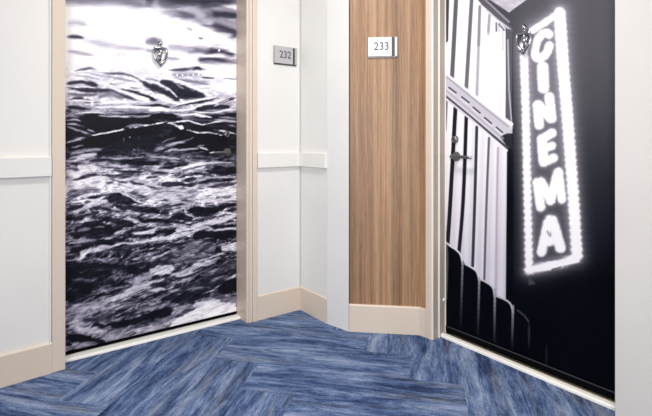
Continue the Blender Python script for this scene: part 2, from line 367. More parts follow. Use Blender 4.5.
# strokes read off the photograph's ocean print:  tile offset, then  value halfwidth softness : x,y x,y ...
OCEAN = """
@64,0
112 18 26:10,0 120,6 260,2 400,4 520,28 660,55
70 22 30:560,-6 660,20
165 12 18:20,165 90,160 170,178
50 9 10:14,257 60,254 100,256 145,265
175 12 22:120,276 220,298 330,318 480,332 600,345
130 18 22:555,296 660,290
160 10 14:560,350 660,352
165 6 10:14,352 70,358 130,370 220,385
215 14 14:345,392 400,372 430,395
@150,0
190 34 40:0,30 100,60 200,90
80 40 60:40,-20 300,-10 640,-10
120 62 70:300,70 460,120 660,190
45 30 34:40,-8 200,6 400,10 620,4
110 22 34:60,28 160,58 240,95
150 34 34:190,80 290,105 380,150
175 18 20:240,60 330,85 370,140
100 12 16:190,72 260,104 320,125
58 18 18:420,105 520,92 620,118
150 10 12:430,62 520,66 600,74
62 26 24:420,165 510,200 620,245
155 12 12:470,128 540,160 600,182
95 16 22:330,160 420,195 520,238 610,272
245 26 16:230,185 330,205 440,245 610,305
255 24 8:165,178 215,178
130 8 10:240,186 300,212
110 6 6:330,262 375,266
245 14 10:260,250 320,240
60 24 14:360,372 440,358 520,362 620,395
110 18 22:250,350 340,350 420,360
250 12 5:470,345 490,352
70 18 16:320,405 460,412 620,415
118 16 20:-10,290 100,298
170 14 20:100,325 220,332 320,345
120 10 16:110,405 220,410
@64,60
84 8 7:70,78 130,66 180,58 230,74
80 7 7:200,84 300,92 400,98 480,114 540,148 590,190 660,262
58 18 10:545,150 590,180 660,210
130 8 10:560,128 610,140 660,150
140 6 8:120,84 220,104 330,120 440,140 510,160
130 5 6:60,110 160,116 260,140
52 20 9:10,160 70,156 130,152 180,162 240,178
50 16 9:10,190 100,204 200,214 300,216 350,214
235 6 6:20,128 100,128 180,150
62 14 10:330,212 390,238 450,262 510,280
120 18 18:230,262 320,236 420,270
100 10 12:14,236 100,244 190,240 280,228
44 10 6:390,202 470,216 560,240 650,280
240 10 8:350,196 430,225 520,262 600,290
44 9 6:470,226 560,244 640,276
84 6 6:455,188 515,196
100 5 5:310,165 370,172
48 8 6:30,272 120,266 200,280
90 5 5:130,296 260,292
252 8 5:135,263 160,263
252 8 5:178,267 200,268
252 7 5:185,296 205,298
235 10 8:220,306 330,292 460,290
44 16 10:8,322 100,330 200,346
70 12 10:8,352 60,362
84 5 5:280,352 440,360
70 5 5:470,312 560,316 650,310
240 10 8:200,330 400,325 650,330
84 8 6:510,376 650,372
30 28 8:80,405 220,388 420,396 660,402
236 6 5:14,392 80,378 140,362 240,366 350,378
@150,60
70 18 14:420,2 520,8 620,24
150 10 12:330,24 460,22 600,40
248 16 10:-5,45 140,42 300,38 430,52
54 10 8:110,72 220,66 330,62 400,70
50 14 8:290,74 330,60 360,74
250 8 4:280,36 306,36
250 8 4:340,40 358,40
150 16 10:140,104 260,104 370,106
252 10 5:-5,90 80,86
252 10 4:182,104 192,104
252 10 4:222,104 232,104
252 10 4:260,104 268,104
252 10 4:295,104 305,104
252 10 4:332,104 345,104
246 30 14:390,95 480,85 610,95
54 6 4:352,118 400,124 450,126
110 4 4:500,128 610,130
120 14 16:150,128 280,146 420,172
242 30 16:420,175 520,190 620,210
44 30 8:60,152 150,176 250,215 350,248
44 30 8:120,205 200,240 300,248 390,250
50 22 8:0,170 70,205 150,250 210,282
236 6 5:-10,140 60,165 130,200 165,235 195,266
160 5 5:180,165 205,185 240,204
240 9 6:60,120 180,136 260,170 340,208 430,250
130 6 6:220,280 320,270 410,262
236 8 6:-10,208 50,250 110,282 180,300 250,302
46 12 8:-10,258 40,280
44 10 5:180,324 280,300 390,282 500,258
244 6 5:150,322 250,298 380,268 470,256
240 8 6:130,348 270,348 370,312 480,288 560,256
48 18 7:310,350 400,326 500,322 560,324
70 12 8:460,310 540,280 600,262
210 4 4:440,318 500,296 560,268
226 5 5:290,362 440,368 530,344 600,342
44 9 6:-10,318 60,314 140,326
246 16 9:-10,346 60,340 140,352
28 28 7:-10,392 120,388 230,412
30 20 7:310,396 460,396 610,374
240 6 4:130,356 210,380 320,378 440,404
130 4 4:180,392 290,400
@64,115
30 60 30:60,90 300,70 660,40
160 9 8:10,6 60,8 110,20
190 6 6:10,34 70,30 120,40
40 10 8:14,22 60,20
180 7 6:14,64 60,62 150,80
160 7 6:14,76 80,98 150,124 215,142
34 10 8:14,110 90,118 150,138
205 9 8:230,4 380,8 500,16 610,2
30 26 14:150,45 380,44 650,30
246 6 5:10,190 110,164 220,140 390,106 510,82 660,60
170 10 10:40,180 110,166 170,154
150 8 8:420,90 480,76 560,72
150 3 4:160,96 225,128
26 40 14:20,225 200,190 400,152 660,112
40 34 20:300,220 480,200 660,170
120 5 5:414,156 416,184
140 5 5:456,142 458,154
80 6 8:516,152 520,160
130 5 6:40,226 140,212
150 12 10:40,280 130,252 270,234
55 5 5:40,300 140,268 220,260
190 14 10:10,330 110,294 240,272
70 5 5:10,320 90,306
205 32 22:90,370 170,360 230,375
60 4 5:14,356 90,338 150,334
200 14 12:10,398 90,396 200,400
130 3 4:476,240 500,246
120 3 4:500,290 520,276
125 3 4:540,262 560,256
120 3 4:470,262 500,268
120 3 4:530,284 556,280
34 10 7:220,276 340,264 440,270
150 5 5:240,292 360,302 470,296 570,288
28 14 8:370,322 540,336 660,344
40 7 6:170,318 260,306 360,312
165 8 8:250,338 380,354 520,384
170 6 6:300,388 420,392 560,396
60 5 5:260,368 400,378
130 8 8:560,284 660,268
110 6 6:560,300 660,312
150 6 6:500,372 600,366 660,376
@150,115
26 70 30:120,140 350,180 560,210
245 5 4:-10,74 60,60 120,48
210 6 5:112,50 170,66 220,92
245 14 6:196,80 236,92
240 5 4:110,62 190,48 262,38 320,58 400,72
232 6 4:236,96 310,116 400,122 510,140
225 7 6:360,66 450,48 520,40 610,44
165 8 8:440,30 520,38 610,48
28 10 6:260,76 350,86 440,96
220 6 4:440,100 520,112 610,130
150 5 5:530,68 610,80
210 6 4:200,-2 260,4
200 5 4:300,2 380,16
160 5 5:470,12 600,22
110 5 6:70,200 140,168 190,152
140 7 8:80,230 180,200 310,152
170 6 6:100,216 170,198 262,188
150 13 10:20,248 60,236 100,228
172 5 5:70,268 150,246 250,236 350,230
185 5 4:330,216 370,232 410,252
140 5 5:300,226 380,208
150 8 7:-10,288 60,288 150,300 210,314
90 6 8:200,262 300,280 400,290
226 7 6:170,398 260,362 350,338 440,330 610,332
180 13 12:-10,396 110,386 230,384
150 6 6:250,348 320,330 400,318
200 7 7:200,414 290,386 400,350
30 8 6:60,368 200,356 270,342
24 30 14:430,378 520,386 620,396
@64,170
205 60 36:10,60 140,90 300,80
185 50 36:380,80 520,110 660,130
58 11 8:60,74 130,56 200,36 250,36
48 9 7:300,2 420,16 560,8
50 6 6:250,34 390,50 480,40
60 5 5:330,70 380,78 440,88
38 9 6:455,74 490,92 560,108
36 7 6:560,60 620,44 660,40
70 5 5:560,112 650,130
215 8 8:420,100 520,126 600,128
104 24 18:8,186 110,160 260,140
205 8 7:14,216 120,186 250,160
46 8 7:100,208 210,188 320,164
30 32 9:300,222 350,186 430,204 520,222
28 22 9:330,244 450,258 560,276 660,282
212 6 5:250,176 345,150 430,176 550,228 660,244
150 5 6:430,150 520,170 650,190
60 4 4:430,158 500,172 580,182
120 7 7:366,234 440,246
34 15 8:8,272 80,262 140,246
190 13 10:14,304 110,278 220,232 300,206
36 10 6:120,324 190,302 250,290
40 8 6:200,256 270,268 340,284
165 7 7:230,240 320,262 430,296 560,322
150 6 6:340,300 440,318
34 18 9:8,346 110,332
172 8 7:20,388 110,358 250,344
30 20 8:250,332 360,352 490,384
30 25 9:100,398 220,378 340,410
30 14 8:490,346 660,358
165 8 8:390,328 500,352 560,378
34 12 8:470,402 600,404
140 7 8:540,310 660,318
@150,170
160 60 40:40,150 200,170 330,180
34 14 9:370,6 500,16 620,8
58 10 9:190,46 340,28 460,40
40 16 9:70,106 190,98 330,112
44 12 9:230,72 340,50
50 12 8:390,112 500,104 610,96
40 9 7:490,72 610,64
60 16 12:330,92 430,76 520,66
182 6 6:290,76 410,56 610,32
172 6 6:290,128 390,100 500,88
165 7 7:0,40 100,30 180,52
60 6 6:0,16 140,18
206 24 18:320,200 450,164 620,136
196 22 16:-10,206 100,190 230,224
205 12 10:380,220 500,205 610,195
70 4 4:380,180 440,172
60 4 4:470,190 540,178
44 7 5:90,236 160,246 240,236
40 6 5:206,210 300,212
50 6 5:60,212 140,204
50 4 4:100,152 190,150
26 27 8:262,278 350,288 430,286 530,264
28 18 8:470,256 610,236
40 12 8:530,290 610,272
205 6 5:236,258 250,296 290,322 350,336
190 6 5:440,340 500,300 526,278
130 7 7:260,330 400,330 460,310
30 15 8:-10,272 70,292
36 20 9:140,330 210,318 300,346
30 11 8:-10,352 110,352 260,370
36 7 6:60,300 140,300
170 8 8:120,292 200,280 240,262
205 12 10:270,386 380,366 500,352 610,318
196 14 10:510,330 610,306
30 11 7:420,394 610,386
172 10 8:50,402 160,388 260,384
@64,225
26 60 30:60,60 250,60 420,30
24 25 25:-20,300 200,292 400,300
24 25 25:-20,345 180,348 350,340
24 20 18:-20,384 60,388
24 22 18:-10,290 60,320
170 9 8:40,10 140,-6
112 9 9:80,48 190,28
130 5 6:200,22 300,12
192 10 8:220,108 330,80 420,46 510,16
180 11 9:330,64 450,38
152 12 10:20,134 120,106 240,112
110 8 8:14,160 130,130
150 7 7:14,192 60,184 100,170
26 13 8:30,200 120,164 260,120
26 12 8:255,136 400,100 490,62
34 12 8:390,76 510,22
160 10 8:460,68 560,56 660,18
190 12 9:470,66 560,56 660,40
30 10 8:430,90 560,80 660,62
190 16 9:110,212 190,176 340,148
205 10 7:8,246 90,238 150,206 190,180
202 9 6:320,152 420,128 540,118 660,90
60 12 14:330,180 440,160 560,150
140 8 8:140,252 230,238 300,256
130 7 7:200,226 290,256 390,228
160 9 8:450,242 560,216 660,178
152 8 7:440,278 560,252 660,214
90 8 9:440,205 560,185
28 16 12:280,290 430,296 620,256
22 20 12:420,326 560,312 640,280
90 5 7:14,288 70,280
112 9 8:60,382 180,380
80 7 8:190,308 270,318
100 7 8:290,400 340,350
90 7 8:320,352 470,366
162 20 14:440,400 550,362 660,306
@150,225
202 13 9:-10,102 90,96 180,74 260,50 340,28
212 14 9:170,44 280,20 410,12
190 8 8:-10,60 40,40 120,10
28 15 8:30,44 140,48
60 8 8:60,6 170,-4
20 30 10:290,90 430,58 610,66
28 16 9:370,112 470,112
205 6 5:390,12 470,34 610,22
34 13 9:-10,148 160,128
120 34 22:140,190 300,152 470,150
205 20 12:490,166 560,150 620,150
40 9 8:90,164 250,108
175 6 6:-10,238 150,180
185 6 5:170,238 330,194
54 16 10:-10,272 110,252
104 24 16:100,246 300,236 410,210
190 6 5:320,252 450,214 530,188
46 6 6:180,170 250,150
46 5 5:300,196 380,172
46 6 6:380,200 500,180
70 6 6:480,214 600,200
190 16 10:130,356 260,312 350,276 510,222
205 20 12:-10,312 90,306 170,300
190 10 12:170,352 310,334
50 9 6:76,362 140,348
60 7 6:-10,300 40,286
70 24 12:370,336 500,290 610,256
58 18 10:320,394 480,350 610,306
150 6 6:400,330 500,300
165 6 5:490,408 560,372 610,326
20 13 6:556,412 610,366
60 9 7:-10,398 60,388 210,360
150 8 8:60,412 200,392 300,372
130 7 7:330,412 430,392
@64,280
145 70 40:10,220 120,260 200,230
22 30 24:-20,20 150,40 280,16
22 30 24:-20,85 100,92 190,66
22 20 18:-20,130 90,126
30 24 16:240,44 360,4
92 7 7:140,112 260,88
34 9 7:120,134 300,92 440,56
110 7 8:240,60 330,30
190 18 12:250,152 400,110 520,60 670,10
162 24 18:40,212 180,182 310,150
175 18 14:30,294 110,290
152 18 14:190,218 350,172
200 7 8:260,150 380,130 460,100
30 11 8:290,254 400,214 520,150 660,86
112 9 8:390,204 510,164
60 18 12:120,284 250,264 360,240
102 9 8:320,284 430,250 560,200 660,164
34 10 8:340,264 530,216
152 7 7:460,248 600,196 660,180
18 22 9:290,314 400,306 520,276 670,228
30 11 9:190,312 310,326
150 5 5:230,292 300,300
172 20 12:30,330 150,346 310,362
152 13 10:290,374 460,344
172 14 10:480,356 670,304
112 8 8:370,358 560,318
150 12 10:280,400 460,370
14 15 8:8,386 100,394 200,414
@64,310
172 12 10:10,100 130,130 260,150
14 24 8:8,190 80,196 150,206 200,214
16 14 7:150,208 230,216 290,220
140 14 10:260,190 360,190 460,170
120 14 10:40,270 130,246 240,232
60 10 8:14,296 100,276
24 12 8:8,240 60,236
@150,270
50 40 30:200,140 380,110 520,60
192 13 9:-10,92 110,58
202 12 9:20,18 160,18
182 13 9:-10,142 110,128
50 10 8:-10,110 60,104 170,84
150 8 8:140,96 260,60 340,36
150 8 8:110,160 240,134
60 8 7:60,170 140,160
30 18 10:110,208 240,182 350,168
46 16 10:190,236 310,196
130 9 9:240,134 420,116
150 7 7:-10,244 80,200
130 8 8:60,246 140,230
34 24 14:330,172 420,140
120 6 7:420,80 520,40
172 5 5:350,172 450,130 540,82 600,34
14 30 8:470,160 550,112 610,84
20 16 8:570,80 610,150
92 24 18:410,196 530,180
206 28 16:290,260 400,232 510,230
218 44 16:130,410 300,324 450,276 620,256
218 26 10:360,320 500,290 610,270
122 18 14:530,216 610,196
235 5 4:505,238 525,232
162 10 10:160,282 260,262
18 28 9:-20,338 70,300 160,276
112 14 10:10,396 90,352 190,306
80 9 9:170,326 240,308
150 16 12:-10,410 90,400
"""

def paint_ocean(X, Y):
    val = np.full(X.shape, 246.0)
    # broad tone of the picture from top to bottom
    ys = [-200, -6, 8, 60, 100, 112, 122, 140, 160, 175, 200, 225, 250, 275, 300, 330, 360, 420]
    vs = [60, 70, 246, 240, 205, 140, 45, 34, 85, 165, 155, 105, 64, 70, 90, 110, 120, 120]
    val = np.interp(Y, ys, vs)
    sl = np.interp(Y, [0, 100, 180, 260, 330], [0.02, 0.05, -0.08, -0.32, -0.36])   # which way the water runs
    slope_off = sl * (X - 150)
    wob = (fbm(X / 14.0, Y / 6.0, 3, 3) - 0.5) * np.interp(Y, [0, 90, 130, 240], [0.6, 1.6, 2.6, 3.6])
    yf = Y - slope_off
    grain = np.where(Y < 75, (fbm(X / 26.0 + 9, yf / 4.5, 61, 4) - 0.5) * 2.4, (fbm(X / 11.0 + 9, yf / 2.0, 51, 4) - 0.5) * np.interp(Y, [75, 110, 160], [1.2, 1.2, 1.25]))
    wq = yf + (fbm(X / 20.0, yf / 10.0, 91, 3) - 0.5) * 9
    n1 = fbm(X / 20.0 + 3, wq / 5.0, 93, 4); n2 = fbm(X / 11.0 + 8, wq / 2.8, 97, 4)
    fil = np.clip(1 - np.abs(2 * n1 - 1) * 3.2, 0, 1) ** 1.5 * 0.7 + np.clip(1 - np.abs(2 * n2 - 1) * 3.2, 0, 1) ** 1.5 * 0.55
    val = val + (fil - 0.42) * np.interp(Y, [60, 75, 108, 125, 160, 175, 240, 300, 345], [0, 55, 70, 30, 70, 150, 150, 110, 80])
    ox = oy = 0; Z = 652 / 94.0
    for line in OCEAN.strip().splitlines():
        if line[0] == '@':
            ox, oy = (float(q) for q in line[1:].split(','))
            continue
        h, t = line.split(':')
        v, w, s = (float(q) for q in h.split())
        pts = [tuple(float(q) for q in p.split(',')) for p in t.split()]
        pts = [(ox + x / Z, oy + y / Z) for x, y in pts]
        ww_ = float(np.interp(pts[0][1], [55, 65, 122, 130], [1.15, 0.88, 0.88, 1.15]))
        fs = np.interp(pts[0][1], [0, 70, 110], [2.6, 2.2, 1.2])
        stroke(val, X, Y, v, w * ww_ / Z, s * fs / Z + 0.2, pts, float(np.interp(pts[0][1], [150, 175], [0.96, 0.84])), True, True, wob, grain)
    # fine run of ripples along the flow
    yy = Y - slope_off
    wy_ = yy + (fbm(X / 16.0, yy / 9.0, 77, 2) - 0.5) * 5
    rip = (1 - np.abs(2 * fbm(X / 12.0 + 40, wy_ / 2.2, 11, 4) - 1) * 2.2) - 0.55
    rip = np.clip(rip, -0.7, 0.5)
    rip2 = fbm(X / 4.5, wy_ / 1.2, 23, 2) - 0.5
    amp = np.interp(Y, [0, 70, 100, 140, 165, 225, 270, 330, 360], [5, 10, 24, 20, 62, 68, 62, 52, 40])
    mid = 0.35 + 0.65 * np.clip(1 - np.abs(val - 130) / 120.0, 0, 1)
    val = val + (rip * 1.1 + rip2 * 0.8) * amp * mid
    val = 118 + (val - 118) * np.interp(Y, [80, 150], [1.08, 1.28])
    return ramp(np.clip(val, 0, 255), [(0, (8, 9, 18)), (30, (24, 26, 38)), (90, (84, 82, 98)), (150, (148, 144, 162)), (205, (208, 204, 218)), (255, (254, 254, 255))])

def paint_cinema(X, Y):
    Z = 416 / 115.0
    q1 = lambda *a: [(440 + x / Z, 0 + y / Z) for x, y in a]
    q2 = lambda *a: [(440 + x / Z, 100 + y / Z) for x, y in a]
    q3 = lambda *a: [(440 + x / Z, 200 + y / Z) for x, y in a]
    q4 = lambda *a: [(440 + x / Z, 295 + y / Z) for x, y in a]
    # night wall, with the door's reflected glare towards the top painted in
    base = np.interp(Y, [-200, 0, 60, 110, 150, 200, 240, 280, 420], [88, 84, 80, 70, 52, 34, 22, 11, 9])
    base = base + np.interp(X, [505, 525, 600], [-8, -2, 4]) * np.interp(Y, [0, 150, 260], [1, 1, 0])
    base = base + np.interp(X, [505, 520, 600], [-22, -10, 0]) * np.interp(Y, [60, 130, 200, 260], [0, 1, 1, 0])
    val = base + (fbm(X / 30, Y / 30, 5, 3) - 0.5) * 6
    # --- corner ceiling, upper left
    def poly(pts, v, soft=0.8, op=1.0):
        inside = np.zeros(X.shape, bool)
        n = len(pts)
        for i in range(n):
            x0, y0 = pts[i]; x1, y1 = pts[(i + 1) % n]
            c = ((y0 > Y) != (y1 > Y)) & (X < (x1 - x0) * (Y - y0) / ((y1 - y0) if abs(y1 - y0) > 1e-9 else 1e-9) + x0)
            inside ^= c
        d, _ = poly_dist(X, Y, pts + [pts[0]])
        sd = np.where(inside, d, -d)
        a = np.clip(sd / soft + 0.5, 0, 1) * op
        nonlocal val
        val = val * (1 - a) + (v if not isinstance(v, np.ndarray) else v) * a
    def S(v, w, soft, pts, op=1.0, taper=False, smooth=True):
        nonlocal val
        stroke(val, X, Y, v, w, soft, pts, op, taper, smooth)
    poly([(483, -5), (479, -120), (560, -120), (527.5, -1), (509, 12.5)], 188 + (fbm(X / 8, Y / 3, 9, 2) - 0.5) * 40)
    # --- curtain panel above the beam
    sheet = 246 - 22 * (0.5 + 0.5 * np.cos((X - 455 + 0.045 * Y) * 2 * math.pi / 7.2)) * np.interp(X, [480, 500], [0.25, 0.9])
    poly([(440, -160), (470, -160), (476, -2), (488, 9), (505.5, 28), (506.4, 124), (440, 76)], sheet)
    S(70, 2.6, 1.2, [(447.6, -40), (445.6, 40)])
    for top, bot, w, v in (((458.2, -40), (452.0, 78), 2.1, 98), ((474, -40), (466.3, 88), 1.9, 108)):
        S(v, w, 1.4, [top, bot], smooth=False)
    S(165, 1.5, 1.8, [(480, 6), (476.8, 96)], 0.9, smooth=False)
    S(126, 1.4, 1.6, [(479.6, 7), (478.6, 45)], 0.7, smooth=False)
    S(150, 1.5, 1.8, [(489.5, 15), (488.2, 34)], 0.9, smooth=False)
    S(225, 1.4, 2.4, [(488, 34), (486, 100)], 0.6, smooth=False)
    S(110, 0.9, 1.0, [(496.2, 23), (496.4, 31)], smooth=False)
    S(190, 0.8, 1.2, [(498.8, 25), (499.2, 31)], smooth=False)
    S(200, 0.8, 1.2, [(502.6, 28), (502.9, 50)], smooth=False)
    # curtain rail
    S(92, 2.2, 1.4, [(474, -8), (484, 4), (500, 18), (511, 30)], smooth=False)
    S(150, 0.9, 1.0, [(480, -5), (494, 8), (509, 22)], smooth=False)
    S(196, 0.9, 0.9, [(486, 10), (497, 19.5), (511, 30.2)], smooth=False)
    S(120, 1.0, 1.0, [(499, 24), (504, 30)], smooth=False)
    # dark post right of the curtain
    S(92, 3.0, 1.2, [(509.4, 32), (508.4, 118)], smooth=False)
    S(176, 0.8, 1.0, [(507.8, 40), (509, 90), (512, 128)], smooth=False)
    # --- lower slats
    slat = 242 - 14 * (0.5 + 0.5 * np.cos((X - 460 + 0.03 * Y) * 2 * math.pi / 9))
    slat = slat - np.interp(Y, [150, 260], [0, 26]) - np.interp(X, [480, 506], [0, 8])
    poly([(440, 97), (446, 100), (507, 150), (506.6, 200), (505.6, 318), (440, 240)], slat)
    gaps = [(((455.4, 108), (450.4, 200), (447.6, 245)), 2.0, 34), (((466.3, 117), (463.2, 200), (458.6, 256)), 1.8, 34),
            (((476.8, 127), (474.8, 200), (472.6, 266)), 1.5, 62), (((489, 138), (486.6, 200), (484.2, 282)), 1.2, 104),
            (((498, 148), (497, 200), (495.8, 300)), 1.1, 176)]
    for pts, w, v in gaps:
        S(v, w, 0.9, list(pts))
    S(110, 1.4, 0.9, [(446.4, 100), (445.2, 130)], smooth=False)
    # --- beam with dashes
    beam = 200 + np.interp((Y - 72 - (X - 445) * 0.79), [0, 3, 8, 20, 26], [38, 6, -6, 4, 8])
    poly([(440, 66), (446, 72.5), (512.2, 123.5), (512.4, 133.5), (506.5, 133.5), (507.5, 148.5), (445.4, 97), (440, 94)], beam)
    poly([(511.5, 134), (505, 134), (500, 137), (507.5, 147), (513, 150)], 46)
    S(246, 1.3, 1.0, [(472, 94), (512, 124.2)], smooth=False)
    S(240, 1.0, 1.0, [(445.5, 73), (472, 94)], 0.6, smooth=False)
    S(150, 0.9, 1.0, [(445.5, 76), (478, 102.5), (508, 126.5)], 0.7, smooth=False)
    for a, b in (((449, 87.6), (456, 92.8)), ((461.8, 97.0), (469, 102.6)), ((473.2, 107.2), (480, 113)), ((484.6, 117.6), (491.4, 123.4)), ((496.4, 127.2), (502.4, 132.4))):
        S(70, 0.8, 0.8, [a, b], smooth=False)
        S(226, 0.7, 0.8, [(a[0] - 1, a[1] + 1.8), (b[0] - 1, b[1] + 1.8)], 0.7, smooth=False)
    S(168, 1.1, 1.0, [(445.5, 90), (480, 119), (503, 138.5)], 0.7, smooth=False)
    S(74, 1.0, 0.9, [(445.6, 96), (470, 116), (508, 148)], smooth=False)
    S(242, 1.0, 0.8, [(446, 99), (470, 118.5), (507, 150.5)], 0.85, smooth=False)
    # --- dark scalloped valance at the bottom
    tops = [(440, 235), (445, 243), (449, 246), (456, 250), (460.5, 254), (463.6, 262), (465, 264), (472, 268), (477.5, 273), (480.6, 281), (482, 280), (488, 283.5), (494.5, 289), (496.5, 297), (498, 296), (505, 299.5), (511, 305), (513, 312)]
    poly(tops + [(513, 425), (440, 425)], np.full(X.shape, 10.0))
    outl = [q3((16, 150), (40, 168), (60, 182), (75, 200), (82, 232)), q3((92, 232), (120, 248), (134, 262), (142, 292)),
            q3((150, 288), (178, 304), (192, 320), (198, 350)), q3((206, 348), (238, 362), (256, 378), (264, 408))]
    for k, pts in enumerate(outl):
        S(215 - 10 * k, 0.9, 1.0, pts)
    drops = [((462.6, 262), (460.6, 330), 150, 1.0), ((479.3, 278), (477.8, 338), 160, 1.0), ((494.8, 292), (494.4, 346), 170, 1.1), ((513, 306), (512.0, 350), 165, 1.1)]
    for (a, b, v, w) in drops:
        n = 12
        for i in range(n):
            t0, t1 = i / n, (i + 1) / n
            p0 = (a[0] + (b[0] - a[0]) * t0, a[1] + (b[1] - a[1]) * t0); p1 = (a[0] + (b[0] - a[0]) * t1, a[1] + (b[1] - a[1]) * t1)
            S(12 + (v - 12) * (1 - t0) ** 1.1, w, 1.6, [p0, p1], 0.9, smooth=False)
    S(150, 1.0, 1.4, [(446.4, 244), (447.4, 260), (446, 300)], 0.55)
    S(70, 0.8, 1.4, q4((280, 55), (305, 75), (320, 96)), 0.9)
    S(58, 1.0, 2.0, q4((322, 96), (322, 190)), 0.8, True)
    S(44, 0.8, 2.0, q4((385, 175), (385, 270)), 0.8, True)
    # --- CINEMA sign: glow, frame of bulbs, letters
    frame = [([(523.6, 46), (525.6, 110), (527.6, 205), (529.0, 268)], 3.2), ([(532.5, 30.5), (545, 22.5), (559.5, 12.5)], 2.6),
             ([(559.6, 13), (563.5, 70), (568.5, 130), (573.6, 200), (577.0, 256)], 5.0), ([(528.5, 270), (545, 267), (562, 263), (577, 258)], 3.7)]
    C1 = lambda *a: [(515 + x * 70 / 416, 0 + y * 70 / 416) for x, y in a]
    C2 = lambda *a: [(515 + x * 70 / 416, 60 + y * 70 / 416) for x, y in a]
    C3 = lambda *a: [(515 + x * 80 / 416, 125 + y * 80 / 416) for x, y in a]
    C4 = lambda *a: [(515 + x * 90 / 416, 200 + y * 90 / 416) for x, y in a]
    letters = [
        (C1((202, 205), (186, 195), (160, 205), (130, 245), (118, 300), (124, 336), (148, 346), (186, 318), (204, 272)), 3.0, True),     # C
        (C2((164, 42), (170, 165)), 4.3, False),                                                                                         # I
        (C2((134, 268), (144, 385)), 3.6, False), (C2((144, 268), (208, 345)), 3.4, False), (C2((204, 220), (218, 345)), 3.6, False),       # N
        (C3((140, 75), (150, 190)), 4.0, False), (C3((145, 70), (192, 42)), 3.3, False), (C3((150, 125), (192, 108)), 2.8, False), (C3((155, 190), (200, 172)), 3.3, False),  # E
        (C3((116, 300), (134, 425)), 3.7, False), (C3((134, 298), (184, 390)), 3.9, False), (C3((184, 390), (226, 248)), 3.9, False), (C3((226, 245), (244, 385)), 3.4, False),  # M
        (C4((152, 105), (122, 240)), 3.5, False), (C4((172, 96), (210, 220)), 4.2, False), (C4((140, 195), (195, 182)), 3.6, False), (C4((160, 90), (166, 110)), 3.4, False),   # A
    ]
    halo = np.zeros(X.shape); core = np.zeros(X.shape)
    nz = (fbm(X / 2.2, Y / 2.2, 31, 2) - 0.5)
    for pts, w in frame:
        d, t = poly_dist(X, Y, pts)
        bulbs = 0.42 * np.cos(2 * math.pi * Y / 6.4 + 3 * nz) * (1 if pts[0][1] != pts[-1][1] else 0)
        a = np.clip((w + 0.5 + bulbs * np.interp(Y, [20, 120, 200], [0.4, 0.8, 1.2]) + nz * 0.9 - d) / 3.2 + 0.5, 0, 1); core = np.maximum(core, a * a * (3 - 2 * a))
        halo = np.maximum(halo, np.exp(-np.maximum(d - w, 0) / 5.2) * (0.72 + 0.04 * np.cos(2 * math.pi * Y / 6.4)))
    for pts, w, sm in letters:
        d, t = poly_dist(X, Y, smooth_pts(pts) if sm else pts)
        a = np.clip((w + 1.15 + nz * 1.1 - d) / 3.0 + 0.5, 0, 1); core = np.maximum(core, a * a * (3 - 2 * a))
        halo = np.maximum(halo, np.exp(-np.maximum(d - w, 0) / 3.6) * 0.62)
    # a dim board behind the letters
    poly([(527, 42), (556, 20), (573, 255), (531, 266)], np.interp(Y, [20, 100, 180, 260], [104, 112, 92, 66]), 2.0, 0.75)
    m = X > 513.5
    halo = halo * m
    val = val + (np.maximum(235 - val, 0)) * halo * 0.72
    val = val * (1 - core) + np.interp(Y, [0, 150, 260], [255, 250, 240]) * core
    poly(C4((62, 355), (96, 388), (62, 394)), 74, 1.0, 0.9)
    S(70, 1.0, 1.0, C4((172, 322), (210, 312)), 0.7, smooth=False)
    S(120, 0.9, 1.0, C4((150, 145), (156, 160)), 0.7, smooth=False)
    return ramp(np.clip(val, 0, 255), [(0, (3, 4, 9)), (10, (4, 6, 13)), (35, (30, 32, 41)), (80, (76, 75, 82)), (150, (146, 142, 154)), (205, (206, 202, 214)), (255, (254, 254, 255))])

def mural(name, fr, d, s0, s1, z0, z1, ds, dz, fn, mat, parent, origin):
    ns = int((s1 - s0) / ds) + 1; nz = int((z1 - z0) / dz) + 1
    ss = np.linspace(s0, s1, ns); zz = np.linspace(z0, z1, nz)
    Sg, Zg = np.meshgrid(ss, zz)
    Sg = Sg.ravel(); Zg = Zg.ravel()
    wx = fr.o.x + fr.e.x * Sg + fr.n.x * d; wy = fr.o.y + fr.e.y * Sg + fr.n.y * d
    X = CX + wx / wy * F; Y = HY + (CAMH - Zg) / wy * F          # the print's own drawing coordinates
    col = fn(X, Y)
    co = np.stack([wx - origin.x, wy - origin.y, Zg - origin.z], 1).astype(np.float32)
    idx = np.arange(ns * nz).reshape(nz, ns)
    quads = np.stack([idx[:-1, :-1], idx[:-1, 1:], idx[1:, 1:], idx[1:, :-1]], -1).reshape(-1, 4)
    me = bpy.data.meshes.new(name)
    me.vertices.add(len(co)); me.vertices.foreach_set('co', co.ravel())
    me.loops.add(quads.size); me.loops.foreach_set('vertex_index', quads.ravel().astype(np.int32))
    me.polygons.add(len(quads)); me.polygons.foreach_set('loop_start', np.arange(0, quads.size, 4, dtype=np.int32))
    try: me.polygons.foreach_set('loop_total', np.full(len(quads), 4, np.int32))
    except Exception: pass
    me.update(calc_edges=True); me.validate()
    at = me.color_attributes.new('print', 'FLOAT_COLOR', 'POINT')
    at.data.foreach_set('color', col.astype(np.float32).ravel())
    me.materials.append(mat)
    o = bpy.data.objects.new(name, me); C.objects.link(o); o.parent = parent
    return o

